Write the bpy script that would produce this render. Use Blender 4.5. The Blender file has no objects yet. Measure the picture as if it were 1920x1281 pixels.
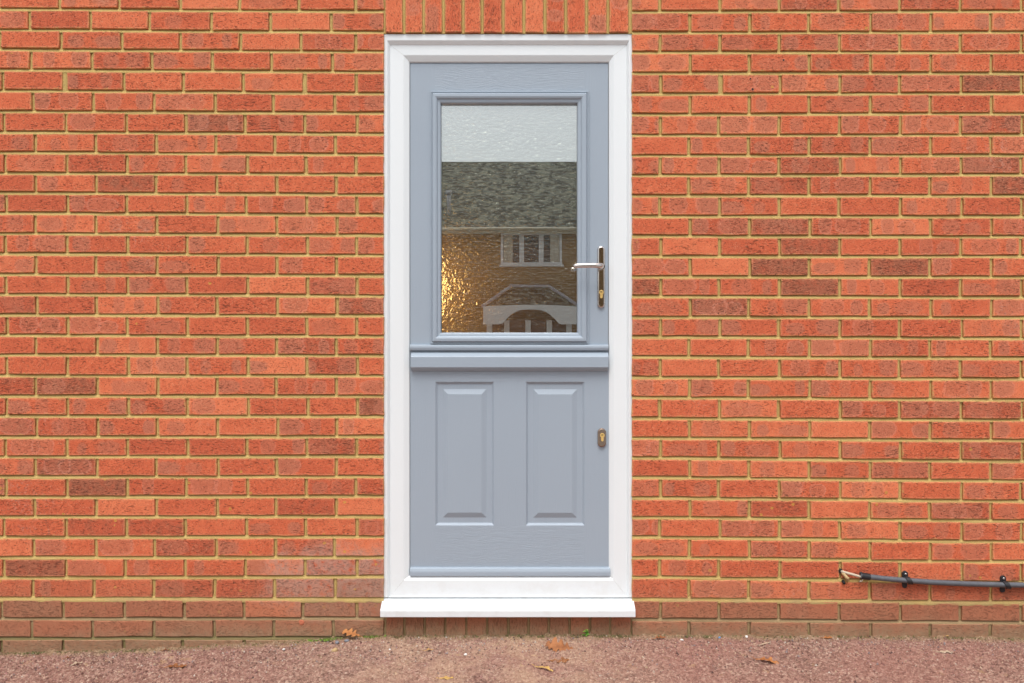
import bpy, bmesh, math, random
import numpy as np
from mathutils import Vector, Matrix, Euler, noise as mnoise

random.seed(11)
np.random.seed(11)
SC = bpy.context.scene
COL = SC.collection
S = 508.0            # photograph pixels per metre on the wall face (y = 0)
CAMD = 3.0           # camera distance to the wall
H = 1.0955           # camera height
R = math.radians

# ------------------------------------------------------------------ camera, sky, sun, exposure
cam = bpy.data.cameras.new('camera')
cam.sensor_width = 36.0
cam.lens = 36.0 * S * CAMD / 1920.0
cam.clip_start = 0.05
cam.clip_end = 2000
cam_o = bpy.data.objects.new('camera', cam)
cam_o.location = (0, -CAMD, H)
cam_o.rotation_euler = (R(90), 0, 0)
COL.objects.link(cam_o)
SC.camera = cam_o

SUN_EL, SUN_ROT = R(63), R(188)
w = bpy.data.worlds.new('World')
SC.world = w
w.use_nodes = True
nt = w.node_tree
nt.nodes.clear()
sky = nt.nodes.new('ShaderNodeTexSky')
sky.sky_type = 'NISHITA'
sky.sun_disc = False
sky.sun_elevation = SUN_EL
sky.sun_rotation = SUN_ROT
sky.air_density = 1.0
sky.dust_density = 4.0
sky.ozone_density = 1.0
hs = nt.nodes.new('ShaderNodeHueSaturation')
hs.inputs['Saturation'].default_value = 0.34
hs.inputs['Value'].default_value = 1.0
bg = nt.nodes.new('ShaderNodeBackground')
bg.inputs['Strength'].default_value = 0.145
wo = nt.nodes.new('ShaderNodeOutputWorld')
nt.links.new(sky.outputs[0], hs.inputs['Color'])
nt.links.new(hs.outputs[0], bg.inputs['Color'])
nt.links.new(bg.outputs[0], wo.inputs['Surface'])

sun = bpy.data.lights.new('sun', 'SUN')
sun.energy = 1.5
sun.angle = R(36)
sun.color = (1.0, 0.99, 0.975)
sun_o = bpy.data.objects.new('sun', sun)
d = Vector((math.sin(SUN_ROT) * math.cos(SUN_EL), math.cos(SUN_ROT) * math.cos(SUN_EL), math.sin(SUN_EL)))
sun_o.rotation_euler = (-d).to_track_quat('-Z', 'Y').to_euler()
sun_o.location = (0, -20, 30)
COL.objects.link(sun_o)

SC.view_settings.view_transform = 'Standard'
SC.view_settings.look = 'None'
SC.view_settings.gamma = 1
SC.view_settings.use_curve_mapping = False
SC.view_settings.exposure = 0.30
SC.render.engine = 'CYCLES'
SC.cycles.max_bounces = 12
SC.cycles.transparent_max_bounces = 12
SC.cycles.transmission_bounces = 8
SC.cycles.sample_clamp_indirect = 8

# ------------------------------------------------------------------ helpers
def X(px, y=0.0):
    return (px - 960.0) / S * (CAMD + y) / CAMD
def Z(py, y=0.0):
    return (640.5 - py) / S * (CAMD + y) / CAMD + H
def ground_at(px, py):
    """point on the ground under a spot of the photograph"""
    k = (py - 640.5) / (S * CAMD)
    dist = H / k
    for _ in range(3):
        gx = (px - 960) / (S * CAMD) * dist
        dist = (H - ground_z(gx)) / k
    return gx, dist - CAMD, ground_z(gx)

GX = [-1.95, -1.5, -1.3, -1.1, -0.9, -0.7, -0.62, -0.47, 0.0, 0.45, 1.0, 1.5, 1.9]
GP = [1226, 1221, 1218, 1211, 1207, 1200, 1196, 1193, 1192.5, 1192.5, 1193.5, 1194.5, 1199]
def ground_z(x):
    return float(np.interp(x, GX, [Z(p) for p in GP]))

def tag(o, label=None, cat=None, group=None, kind=None):
    if label: o['label'] = label
    if cat: o['category'] = cat
    if group: o['group'] = group
    if kind: o['kind'] = kind
    return o
def empty(name, loc=(0, 0, 0)):
    o = bpy.data.objects.new(name, None)
    o.empty_display_size = 0.1
    COL.objects.link(o)
    o.location = loc
    return o
def mesh_obj(name, me, parent=None, mats=()):
    o = bpy.data.objects.new(name, me)
    for m in (mats if isinstance(mats, (list, tuple)) else [mats]):
        if m and m.name not in me.materials: me.materials.append(m)
    COL.objects.link(o)
    if parent is not None:
        o.parent = parent
        o.location = -abs_loc(parent)
    return o
def abs_loc(o):
    v = Vector((0, 0, 0))
    while o is not None:
        v += Vector(o.location); o = o.parent
    return v

class MB:
    """collects shapes and links them as ONE mesh object"""
    def __init__(self): self.v = []; self.f = []; self.m = []; self.sm = []
    def add(self, vs, fs, mat=0, smooth=False):
        b = len(self.v)
        self.v += [tuple(p) for p in vs]
        self.f += [tuple(i + b for i in f) for f in fs]
        self.m += [mat] * len(fs); self.sm += [smooth] * len(fs)
    def box(self, x0, x1, y0, y1, z0, z1, mat=0):
        vs = [(x, y, z) for z in (z0, z1) for y in (y0, y1) for x in (x0, x1)]
        self.add(vs, [(0, 1, 5, 4), (1, 3, 7, 5), (3, 2, 6, 7), (2, 0, 4, 6), (4, 5, 7, 6), (0, 2, 3, 1)], mat)
    def prism_x(self, sec, x0, x1, mat=0, smooth=False):
        """section of (y, z) points swept along x, ends capped"""
        n = len(sec)
        vs = [(x0, a, b) for a, b in sec] + [(x1, a, b) for a, b in sec]
        fs = [(i, (i + 1) % n, n + (i + 1) % n, n + i) for i in range(n)]
        self.add(vs, fs, mat, smooth)
        self.add(vs, [tuple(range(n)), tuple(range(2 * n - 1, n - 1, -1))], mat)
    def tube(self, pts, rad, seg=12, mat=0, sq=None, caps=True, smooth=True):
        """round (or flattened by sq = (a, b)) tube along points; rad number or list"""
        pts = [Vector(p) for p in pts]; n = len(pts)
        rad = rad if isinstance(rad, (list, tuple)) else [rad] * n
        vs = []; up = Vector((0, 0, 1))
        for i, p in enumerate(pts):
            t = (pts[min(i + 1, n - 1)] - pts[max(i - 1, 0)]).normalized()
            a = up if abs(t.dot(up)) < .95 else Vector((1, 0, 0))
            s = t.cross(a).normalized(); u = s.cross(t).normalized()
            ka, kb = sq if sq else (1, 1)
            for k in range(seg):
                an = 2 * math.pi * k / seg
                vs.append(p + s * math.cos(an) * rad[i] * ka + u * math.sin(an) * rad[i] * kb)
        fs = [(i * seg + k, i * seg + (k + 1) % seg, (i + 1) * seg + (k + 1) % seg, (i + 1) * seg + k) for i in range(n - 1) for k in range(seg)]
        self.add(vs, fs, mat, smooth)
        if caps:
            self.add(vs[:seg], [tuple(range(seg - 1, -1, -1))], mat)
            self.add(vs[-seg:], [tuple(range(seg))], mat)
    def extrude_outline(self, out, y0, y1, bev=0.0, mat=0):
        """outline of (x, z) in the wall plane, front at y0 (towards the viewer), back at y1, rounded edge bev"""
        n = len(out)
        cx = sum(p[0] for p in out) / n; cz = sum(p[1] for p in out) / n
        rings = []
        def inset(dm):
            r = []
            for i in range(n):
                a = Vector(out[i - 1]); b = Vector(out[i]); c = Vector(out[(i + 1) % n])
                t = (c - a).normalized(); nn = Vector((t.y, -t.x))
                if nn.dot(Vector((cx, cz)) - b) < 0: nn = -nn
                r.append(b + nn * dm)
            return r
        lev = [(0, y1), (0, y0 + bev)] + ([(bev * .3, y0 + bev * .3), (bev, y0)] if bev else [])
        vs = []
        for dm, yy in lev: vs += [(p[0], yy, p[1]) for p in inset(dm)]
        L = len(lev)
        fs = [(l * n + i, l * n + (i + 1) % n, (l + 1) * n + (i + 1) % n, (l + 1) * n + i) for l in range(L - 1) for i in range(n)]
        self.add(vs, fs, mat, False)
        self.add(vs[-n:], [tuple(range(n))], mat)
    def build(self, name, mats, parent=None, bevel=0.0):
        me = bpy.data.meshes.new(name)
        me.from_pydata(self.v, [], self.f)
        mats = mats if isinstance(mats, (list, tuple)) else [mats]
        for m in mats: me.materials.append(m)
        me.polygons.foreach_set('material_index', self.m)
        me.polygons.foreach_set('use_smooth', self.sm)
        bm = bmesh.new(); bm.from_mesh(me)
        bmesh.ops.remove_doubles(bm, verts=bm.verts, dist=1e-6)
        bmesh.ops.recalc_face_normals(bm, faces=bm.faces)
        if bevel:
            es = [e for e in bm.edges if len(e.link_faces) == 2 and e.calc_face_angle(0) > .5]
            bmesh.ops.bevel(bm, geom=es, offset=bevel, segments=2, affect='EDGES', profile=.5, clamp_overlap=True)
        bm.to_mesh(me); bm.free()
        o = bpy.data.objects.new(name, me)
        COL.objects.link(o)
        if parent is not None:
            o.parent = parent
            o.location = -abs_loc(parent)
        return o

def copy_tree(o, parent=None):
    c = o.copy(); COL.objects.link(c)
    if parent is not None: c.parent = parent
    for ch in list(o.children): copy_tree(ch, c)
    return c

# node helper
class NT:
    def __init__(self, name):
        self.mat = bpy.data.materials.new(name); self.mat.use_nodes = True
        self.t = self.mat.node_tree; self.t.nodes.clear()
        self.out = self.t.nodes.new('ShaderNodeOutputMaterial')
    def node(self, typ, **kw):
        n = self.t.nodes.new(typ)
        for k, v in kw.items(): setattr(n, k, v)
        return n
    def put(self, sock, v):
        if v is None: return
        if hasattr(v, 'is_output') or isinstance(v, bpy.types.NodeSocket): self.t.links.new(v, sock)
        else:
            if sock.type == 'RGBA' and len(v) == 3: v = (*v, 1)
            sock.default_value = v
    def math(self, op, a, b=None, c=None, clamp=False):
        n = self.node('ShaderNodeMath', operation=op, use_clamp=clamp)
        self.put(n.inputs[0], a); self.put(n.inputs[1], b)
        if c is not None: self.put(n.inputs[2], c)
        return n.outputs[0]
    def vmath(self, op, a, b=None):
        n = self.node('ShaderNodeVectorMath', operation=op)
        self.put(n.inputs[0], a); self.put(n.inputs[1], b)
        return n.outputs[0]
    def comb(self, x, y, z):
        n = self.node('ShaderNodeCombineXYZ')
        for i, v in enumerate((x, y, z)): self.put(n.inputs[i], v)
        return n.outputs[0]
    def sep(self, v):
        n = self.node('ShaderNodeSeparateXYZ'); self.put(n.inputs[0], v)
        return n.outputs
    def noise(self, vec, scale, detail=2, rough=.5, dist=0.0, out=0):
        n = self.node('ShaderNodeTexNoise'); self.put(n.inputs['Vector'], vec)
        n.inputs['Scale'].default_value = scale; n.inputs['Detail'].default_value = detail
        n.inputs['Roughness'].default_value = rough; n.inputs['Distortion'].default_value = dist
        return n.outputs[out]
    def voro(self, vec, scale, out='Color', feature='F1', rnd=1.0):
        n = self.node('ShaderNodeTexVoronoi', feature=feature); self.put(n.inputs['Vector'], vec)
        n.inputs['Scale'].default_value = scale; n.inputs['Randomness'].default_value = rnd
        return n.outputs[out]
    def white(self, wv):
        n = self.node('ShaderNodeTexWhiteNoise', noise_dimensions='1D'); self.put(n.inputs['W'], wv)
        return n.outputs['Color']
    def ss(self, v, a, b, lo=0.0, hi=1.0):
        n = self.node('ShaderNodeMapRange', interpolation_type='SMOOTHSTEP')
        self.put(n.inputs[0], v)
        for i, q in enumerate((a, b, lo, hi)): self.put(n.inputs[i + 1], q)
        return n.outputs[0]
    def mix(self, f, a, b, typ='MIX'):
        n = self.node('ShaderNodeMix', data_type='RGBA', blend_type=typ)
        self.put(n.inputs[0], f); self.put(n.inputs[6], a); self.put(n.inputs[7], b)
        return n.outputs[2]
    def ramp(self, f, stops):
        n = self.node('ShaderNodeValToRGB'); self.put(n.inputs[0], f)
        e = n.color_ramp.elements
        while len(e) < len(stops): e.new(.5)
        for i, (p, c) in enumerate(stops): e[i].position = p; e[i].color = (*c, 1)
        return n.outputs[0]
    def bump(self, h, strength, dist, normal=None):
        n = self.node('ShaderNodeBump'); self.put(n.inputs['Height'], h)
        n.inputs['Strength'].default_value = strength; n.inputs['Distance'].default_value = dist
        if normal is not None: self.put(n.inputs['Normal'], normal)
        return n.outputs[0]
    def pos(self): return self.node('ShaderNodeNewGeometry').outputs['Position']
    def obj(self): return self.node('ShaderNodeTexCoord').outputs['Object']
    def attr(self, name): return self.node('ShaderNodeAttribute', attribute_name=name).outputs['Vector']
    def principled(self, color, rough=.5, metal=0.0, normal=None, spec=.5, **kw):
        n = self.node('ShaderNodeBsdfPrincipled')
        self.put(n.inputs['Base Color'], color); self.put(n.inputs['Roughness'], rough)
        self.put(n.inputs['Metallic'], metal); self.put(n.inputs['Specular IOR Level'], spec)
        if normal is not None: self.put(n.inputs['Normal'], normal)
        for k, v in kw.items(): self.put(n.inputs[k.replace('_', ' ')], v)
        self.t.links.new(n.outputs[0], self.out.inputs[0])
        return self.mat

# ------------------------------------------------------------------ materials
def mat_brick():
    n = NT('brick_clay')
    lp = n.attr('lp'); half = n.attr('half')
    oi = n.node('ShaderNodeObjectInfo')
    rnd = n.vmath('ADD', n.attr('rnd'), oi.outputs['Color'])
    t, s, k = n.sep(rnd)[0:3]
    x, _, z = n.sep(lp)[0:3]
    off = n.comb(n.math('MULTIPLY', s, 37.0), n.math('MULTIPLY', s, 91.0), n.math('MULTIPLY', s, 53.0))
    P = n.vmath('ADD', lp, off)
    wp = n.pos(); wx, wy, wz = n.sep(wp)[0:3]
    soft = n.noise(P, 28, 3, .6)
    tt = n.math('ADD', t, n.math('MULTIPLY', n.math('SUBTRACT', soft, .5), .7))
    base = n.ramp(tt, [(0.0, (.38, .125, .070)), (.3, (.54, .116, .056)), (.62, (.64, .146, .066)), (1.0, (.75, .212, .098))])
    # kiln kiss marks: rounded dull patches left by the bricks stacked against it
    a = n.sep(n.white(n.math('MULTIPLY', s, 1000.0))); b = n.sep(n.white(n.math('MULTIPLY_ADD', s, 1000.0, 7.3)))
    wob = n.math('MULTIPLY', n.math('SUBTRACT', n.noise(P, 55, 4, .7), .5), .70)
    masks = []; rings = []
    for sgn, q, thr in ((-1, a, .34), (1, b, .5)):
        cx = n.math('MULTIPLY_ADD', q[0], .065 * sgn, .018 * sgn)
        cz = n.math('MULTIPLY_ADD', q[2], .012, -.006)
        rx = n.math('MULTIPLY_ADD', n.math('POWER', q[1], 1.5), .042, .017)
        rz = n.math('MULTIPLY_ADD', q[2], .012, .021)
        u = n.math('POWER', n.math('ABSOLUTE', n.math('DIVIDE', n.math('SUBTRACT', x, cx), rx)), 2.6)
        v = n.math('POWER', n.math('ABSOLUTE', n.math('DIVIDE', n.math('SUBTRACT', z, cz), rz)), 2.6)
        dd = n.math('ADD', n.math('POWER', n.math('ADD', u, v), .385), wob)
        on = n.math('GREATER_THAN', k, thr)
        masks.append(n.math('MULTIPLY', n.ss(dd, 1.12, .84), n.math('MULTIPLY', on, n.math('MULTIPLY_ADD', q[0], .5, .5))))
        rings.append(n.math('MULTIPLY', n.math('MULTIPLY', n.ss(dd, .86, 1.02), n.ss(dd, 1.2, 1.04)), on))
    mk = n.math('MAXIMUM', *masks); rg = n.math('MAXIMUM', *rings)
    patch = n.mix(n.noise(P, 60, 3), (.43, .138, .080), (.53, .205, .125))
    c = n.mix(n.math('MULTIPLY', mk, .80), base, patch)
    c = n.mix(n.math('MULTIPLY', rg, n.math('MULTIPLY', a[2], .42)), c, (.68, .28, .19))
    # pale arrises
    hx, _, hz = n.sep(half)[0:3]
    ex = n.math('SUBTRACT', hx, n.math('ABSOLUTE', x)); ez = n.math('SUBTRACT', hz, n.math('ABSOLUTE', z))
    ed = n.math('ADD', n.math('MINIMUM', ex, ez), n.math('MULTIPLY', n.math('SUBTRACT', n.noise(P, 120, 2), .5), .008))
    c = n.mix(n.math('MULTIPLY', n.ss(ed, .008, .002), .42), c, (.75, .30, .155))
    # drag-wire texture: short tears and pits, crevice shade put into their colour
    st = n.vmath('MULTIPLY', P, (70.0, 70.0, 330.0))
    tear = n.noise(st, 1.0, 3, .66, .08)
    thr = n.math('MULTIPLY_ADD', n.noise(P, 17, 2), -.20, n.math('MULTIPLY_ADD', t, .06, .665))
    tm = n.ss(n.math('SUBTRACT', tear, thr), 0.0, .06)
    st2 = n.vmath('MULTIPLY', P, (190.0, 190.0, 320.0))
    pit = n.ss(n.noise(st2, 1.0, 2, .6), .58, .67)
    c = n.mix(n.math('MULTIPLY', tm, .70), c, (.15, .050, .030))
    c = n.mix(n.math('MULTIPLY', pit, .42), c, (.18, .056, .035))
    fleck = n.ss(n.noise(n.vmath('ADD', n.vmath('MULTIPLY', P, (1.0, 1.0, 1.6)), (3.1, 7.7, 1.3)), 190, 2, .6), .58, .68)
    c = n.mix(n.math('MULTIPLY', fleck, .42), c, (.76, .37, .22))
    # mortar smeared over the edges here and there
    sm = n.math('MULTIPLY', n.ss(n.math('MINIMUM', ex, ez), n.math('MULTIPLY_ADD', n.ss(n.noise(P, 42, 4, .7), .46, .72), .011, .0002), 0.0), n.ss(n.noise(P, 190, 3, .7), .36, .56))
    c = n.mix(n.math('MULTIPLY', sm, .75), c, (.56, .37, .13))
    # bloom of salt on a few places
    salt = n.math('MULTIPLY', n.ss(n.noise(wp, 3.1, 3), .60, .72), n.ss(n.noise(wp, 70, 3, .7), .5, .66))
    c = n.mix(n.math('MULTIPLY', salt, .26), c, (.66, .42, .33))
    # pale tide mark left of the door foot
    du = n.math('DIVIDE', n.math('ADD', wx, .66), .30); dv = n.math('DIVIDE', n.math('SUBTRACT', wz, .20), .16)
    rr_ = n.math('ADD', n.math('ADD', n.math('MULTIPLY', du, du), n.math('MULTIPLY', dv, dv)), n.math('MULTIPLY', n.math('SUBTRACT', n.noise(wp, 9, 4, .65), .5), 2.2))
    tide = n.math('MULTIPLY', n.ss(rr_, 1.15, .35), n.ss(n.noise(wp, 38, 4, .7), .27, .55))
    c = n.mix(n.math('MULTIPLY', tide, .68), c, (.46, .30, .235))
    # lichen dots, thicker near the ground
    vd = n.voro(wp, 26, 'Distance'); vc = n.sep(n.voro(wp, 26, 'Color'))
    low = n.ss(wz, .95, .15)
    dot = n.math('MULTIPLY', n.math('LESS_THAN', n.math('ADD', vd, n.math('MULTIPLY', n.noise(wp, 160, 2), .16)), .23), n.math('GREATER_THAN', vc[0], n.math('MULTIPLY_ADD', low, -.16, .985)))
    c = n.mix(n.math('MULTIPLY', dot, .7), c, (.60, .33, .075))
    # weathering of the splash zone
    wn = n.noise(wp, 7, 4, .6)
    zz = n.math('MULTIPLY_ADD', n.math('SUBTRACT', wn, .5), .22, wz)
    grime = n.ss(zz, .30, .02)
    dpc = n.ss(wz, .146, .139)
    dirt = n.mix(n.noise(wp, 30, 4, .65), (.31, .135, .078), (.42, .215, .125))
    c = n.mix(n.math('MULTIPLY', grime, .58), c, dirt)
    c = n.mix(n.math('MULTIPLY', dpc, n.math('MULTIPLY_ADD', t, -.60, n.math('MULTIPLY_ADD', n.noise(wp, 12, 3, .6), .5, .46))), c, dirt)
    foot = n.ss(n.math('MULTIPLY_ADD', n.math('SUBTRACT', n.noise(wp, 16, 4, .65), .5), .10, n.math('SUBTRACT', wz, n.ss(wx, -.55, -1.9, 0, -.05))), .090, .006)
    c = n.mix(n.math('MULTIPLY', foot, n.math('MULTIPLY_ADD', n.noise(wp, 85, 4, .7), 1.2, .05)), c, n.mix(n.noise(wp, 45, 3), (.22, .165, .09), (.42, .29, .185)))
    hgt = n.math('SUBTRACT', n.math('MULTIPLY', n.noise(P, 240, 3, .6), .35), n.math('MULTIPLY_ADD', tm, .9, n.math('MULTIPLY', pit, .6)))
    hgt = n.math('ADD', hgt, n.math('MULTIPLY', n.noise(P, 60, 2), .6))
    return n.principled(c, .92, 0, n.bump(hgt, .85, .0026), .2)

def mat_mortar():
    n = NT('sand_mortar'); wp = n.pos(); wx, wy, wz = n.sep(wp)[0:3]
    g = n.noise(wp, 420, 3, .7); m = n.noise(wp, 22, 3)
    c = n.mix(n.ss(g, .3, .7), (.46, .32, .105), (.64, .475, .19))
    c = n.mix(n.math('MULTIPLY', n.ss(m, .35, .75), .6), c, (.52, .38, .135))
    c = n.mix(n.math('MULTIPLY', n.ss(n.noise(wp, 130, 2, .6), .66, .74), .5), c, (.17, .115, .05))
    low = n.ss(n.math('MULTIPLY_ADD', n.math('SUBTRACT', n.noise(wp, 9, 3), .5), .12, wz), .165, .08)
    c = n.mix(n.math('MULTIPLY', low, .8), c, n.mix(g, (.25, .165, .095), (.42, .31, .19)))
    foot = n.ss(n.math('MULTIPLY_ADD', n.math('SUBTRACT', n.noise(wp, 14, 3), .5), .07, wz), .05, -.01)
    c = n.mix(n.math('MULTIPLY', foot, .8), c, (.21, .18, .075))
    return n.principled(c, .95, 0, n.bump(n.noise(wp, 300, 4, .7), .8, .0025), .15)

def mat_upvc():
    n = NT('white_plastic'); wp = n.pos()
    c = n.mix(n.noise(wp, 2.5, 3), (.772, .812, .825), (.797, .837, .850))
    zz = n.sep(wp)[2]
    dirt = n.math('MULTIPLY', n.ss(zz, .30, .09), n.ss(n.noise(wp, 14, 4, .7), .42, .70))
    c = n.mix(n.math('MULTIPLY', dirt, .22), c, (.52, .47, .40))
    return n.principled(c, n.math('MULTIPLY_ADD', n.noise(wp, 40, 2), .08, .28), 0, n.bump(n.noise(wp, 9, 2), .15, .001), .45)

def mat_paint(name, vert, grain=1.0):
    n = NT(name); wp = n.pos(); x, y, z = n.sep(wp)[0:3]
    wob = n.math('MULTIPLY', n.math('SUBTRACT', n.noise(wp, 5, 2), .5), .05)
    if vert: v = n.comb(n.math('ADD', n.math('MULTIPLY', x, 420.0), n.math('MULTIPLY', wob, 260.0)), 0.0, n.math('MULTIPLY', z, 9.0))
    else: v = n.comb(n.math('MULTIPLY', x, 11.0), 0.0, n.math('ADD', n.math('MULTIPLY', z, 360.0), n.math('MULTIPLY', wob, 520.0)))
    g = n.noise(v, 1.0, 3, .62)
    line = n.ss(g, .40, .58)
    c = n.mix(n.noise(wp, 3, 2), (.328, .386, .450), (.348, .406, .468))
    c = n.mix(n.math('MULTIPLY', n.math('SUBTRACT', 1.0, line), .05), c, (.30, .34, .40))
    return n.principled(c, .42, 0, n.bump(line, .35 * grain, .0012), .4)

def mat_plain(name, col, rough=.5, metal=0, var=.08, scale=30, bump=.0, spec=.5):
    n = NT(name); wp = n.pos()
    a = tuple(v * (1 - var) for v in col); b = tuple(min(1, v * (1 + var)) for v in col)
    c = n.mix(n.noise(wp, scale, 3), a, b)
    nm = n.bump(n.noise(wp, scale * 4, 3), .5, bump) if bump else None
    return n.principled(c, rough, metal, nm, spec)

def mat_ground():
    n = NT('red_tarmac'); wp = n.pos(); x, y, z = n.sep(wp)[0:3]
    v1 = n.sep(n.voro(wp, 150, 'Color')); v2 = n.sep(n.voro(n.vmath('ADD', wp, (5, 3, 1)), 85, 'Color'))
    c = n.ramp(v1[0], [(0, (.05, .029, .022)), (.22, (.18, .098, .070)), (.6, (.31, .180, .132)), (.86, (.42, .28, .205)), (1.0, (.58, .46, .35))])
    c2 = n.ramp(v2[1], [(0, (.14, .07, .058)), (.5, (.29, .155, .13)), (1, (.42, .26, .21))])
    c = n.mix(.4, c, c2)
    c = n.mix(n.math('MULTIPLY', n.ss(n.noise(wp, 2.2, 3), .35, .7), .35), c, (.34, .155, .122))
    # sand washed out in front of the door
    m = n.math('MULTIPLY', n.ss(n.math('ABSOLUTE', n.math('ADD', x, .12)), .75, .12), n.ss(n.noise(wp, 5.5, 4, .6), .30, .66))
    c = n.mix(n.math('MULTIPLY', m, .60), c, n.mix(v1[1], (.34, .21, .13), (.58, .41, .28)))
    spot = n.math('MULTIPLY', n.ss(n.noise(wp, 14, 3, .6), .64, .72), .3)
    c = n.mix(spot, c, (.50, .34, .16))
    # silt and algae along the foot of the wall
    e = n.ss(n.math('MULTIPLY_ADD', n.math('SUBTRACT', n.noise(wp, 22, 4, .65), .5), .09, y), -.055, .0)
    c = n.mix(n.math('MULTIPLY', e, .7), c, n.mix(v1[2], (.17, .12, .055), (.36, .25, .14)))
    # unseen ground beyond the strip by the house, greyed to cut red bounce
    far = n.ss(n.math('MULTIPLY_ADD', n.math('SUBTRACT', n.noise(wp, 3, 3), .5), .12, y), -1.9, -2.1)
    c = n.mix(far, c, n.mix(n.noise(wp, 60, 4, .7), (.24, .235, .225), (.38, .37, .35)))
    return n.principled(c, .93, 0, n.bump(n.math('ADD', n.voro(wp, 190, 'Distance'), n.noise(wp, 500, 2)), .7, .002), .2)

def mat_glass_outer():
    n = NT('clear_glass')
    tr = n.node('ShaderNodeBsdfTransparent'); tr.inputs[0].default_value = (.97, .985, .97, 1)
    gl = n.node('ShaderNodeBsdfGlossy'); gl.inputs['Color'].default_value = (.97, 1.0, .97, 1); gl.inputs['Roughness'].default_value = 0.0
    wp = n.pos()
    n.put(gl.inputs['Normal'], n.bump(n.noise(wp, 7, 1), .05, .0006))
    mx = n.node('ShaderNodeMixShader'); mx.inputs[0].default_value = .335
    n.t.links.new(tr.outputs[0], mx.inputs[1]); n.t.links.new(gl.outputs[0], mx.inputs[2])
    n.t.links.new(mx.outputs[0], n.out.inputs[0])
    return n.mat

def mat_glass_textured():
    n = NT('rippled_glass'); wp = n.pos()
    v = n.vmath('MULTIPLY', wp, (1.0, 1.0, .8))
    h = n.math('ADD', n.noise(v, 62, 2, .45, 1.1), n.math('MULTIPLY', n.noise(v, 140, 2, .5, .6), .22))
    bm = n.bump(h, 1.0, .0040)
    rf = n.node('ShaderNodeBsdfRefraction'); rf.inputs['IOR'].default_value = 1.33; rf.inputs['Color'].default_value = (.97, .95, .9, 1); rf.inputs['Roughness'].default_value = .02
    gl = n.node('ShaderNodeBsdfGlossy'); gl.inputs['Roughness'].default_value = .05
    dcell = n.voro(n.vmath('ADD', n.vmath('MULTIPLY', wp, (1.0, 1.0, 1.7)), n.vmath('MULTIPLY', n.noise(wp, 40, 2, .5, 0, 1), (.012, .012, .012))), 62, 'Distance')
    dome = n.math('MULTIPLY', n.math('MULTIPLY', dcell, dcell), -1.0)
    n.put(rf.inputs['Normal'], bm); n.put(gl.inputs['Normal'], n.bump(dome, 1.0, .0016))
    mx = n.node('ShaderNodeMixShader'); mx.inputs[0].default_value = .21
    n.t.links.new(rf.outputs[0], mx.inputs[1]); n.t.links.new(gl.outputs[0], mx.inputs[2])
    n.t.links.new(mx.outputs[0], n.out.inputs[0])
    return n.mat

def mat_emit(name, col, st):
    n = NT(name); e = n.node('ShaderNodeEmission'); e.inputs[0].default_value = (*col, 1); e.inputs[1].default_value = st
    n.t.links.new(e.outputs[0], n.out.inputs[0]); return n.mat

def mat_leaf(name, a, b, trans=False):
    n = NT(name); wp = n.obj()
    c = n.mix(n.ss(n.noise(wp, 45, 4, .65), .3, .7), a, b)
    return n.principled(c, .65, 0, n.bump(n.noise(wp, 260, 3), .6, .001), .3)

def mat_tiles():
    n = NT('roof_tiles'); wp = n.pos(); x, y, z = n.sep(wp)[0:3]
    c = n.mix(n.ss(n.noise(n.vmath('MULTIPLY', wp, (1.0, 1.0, 1.5)), 4.5, 3, .65, .8), .40, .62), (.035, .033, .025), (.30, .285, .20))
    br = n.node('ShaderNodeTexBrick'); n.put(br.inputs['Vector'], n.comb(x, n.math('MULTIPLY', z, 1.5), 0.0))
    br.inputs['Scale'].default_value = 3.0
    br.inputs['Color1'].default_value = (1, 1, 1, 1); br.inputs['Color2'].default_value = (.7, .7, .7, 1); br.inputs['Mortar'].default_value = (.4, .4, .4, 1)
    c = n.mix(1.0, c, br.outputs[0], 'MULTIPLY')
    return n.principled(c, .85, 0, n.bump(br.outputs[0], .6, .02), .2)

def mat_far_brick():
    n = NT('brown_brickwork'); wp = n.pos(); x, y, z = n.sep(wp)[0:3]
    br = n.node('ShaderNodeTexBrick'); n.put(br.inputs['Vector'], n.comb(n.math('ADD', x, y), z, 0.0))
    br.inputs['Scale'].default_value = 1.0; br.inputs['Brick Width'].default_value = .225; br.inputs['Row Height'].default_value = .075
    br.inputs['Mortar Size'].default_value = .01
    br.inputs['Color1'].default_value = (.36, .22, .09, 1); br.inputs['Color2'].default_value = (.28, .16, .065, 1); br.inputs['Mortar'].default_value = (.36, .27, .15, 1)
    return n.principled(br.outputs[0], .9, 0, None, .2)

M = {}
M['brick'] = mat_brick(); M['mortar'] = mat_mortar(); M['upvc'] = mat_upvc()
M['paint_v'] = mat_paint('grey_paint_upright_grain', True, .5); M['paint_h'] = mat_paint('grey_paint_level_grain', False, .95)
M['paint'] = mat_plain('grey_paint_smooth', (.338, .398, .462), .36, 0, .02, 6)
M['chrome'] = mat_plain('polished_chrome', (.66, .60, .56), .09, 1, .04, 60)
M['brass'] = mat_plain('brass', (.74, .50, .17), .3, .25, .08, 90)
M['black'] = mat_plain('black_plastic', (.018, .019, .022), .42, 0, .2, 60)
M['dark'] = mat_plain('dark_void', (.01, .01, .01), .8)
M['gasket'] = mat_plain('black_gasket', (.02, .02, .022), .6)
M['conduit'] = mat_plain('weathered_conduit', (.105, .112, .126), .38, 0, .35, 45, .0006)
M['cable'] = mat_plain('cream_cable', (.56, .48, .36), .5, 0, .15, 80)
M['sealant'] = mat_plain('old_sealant', (.60, .44, .22), .7, 0, .3, 90, .002)
M['screw'] = mat_plain('zinc_screw', (.55, .55, .55), .3, 1, .1, 200)
M['ground'] = mat_ground(); M['glass'] = mat_glass_outer(); M['ripple'] = mat_glass_textured()

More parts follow.
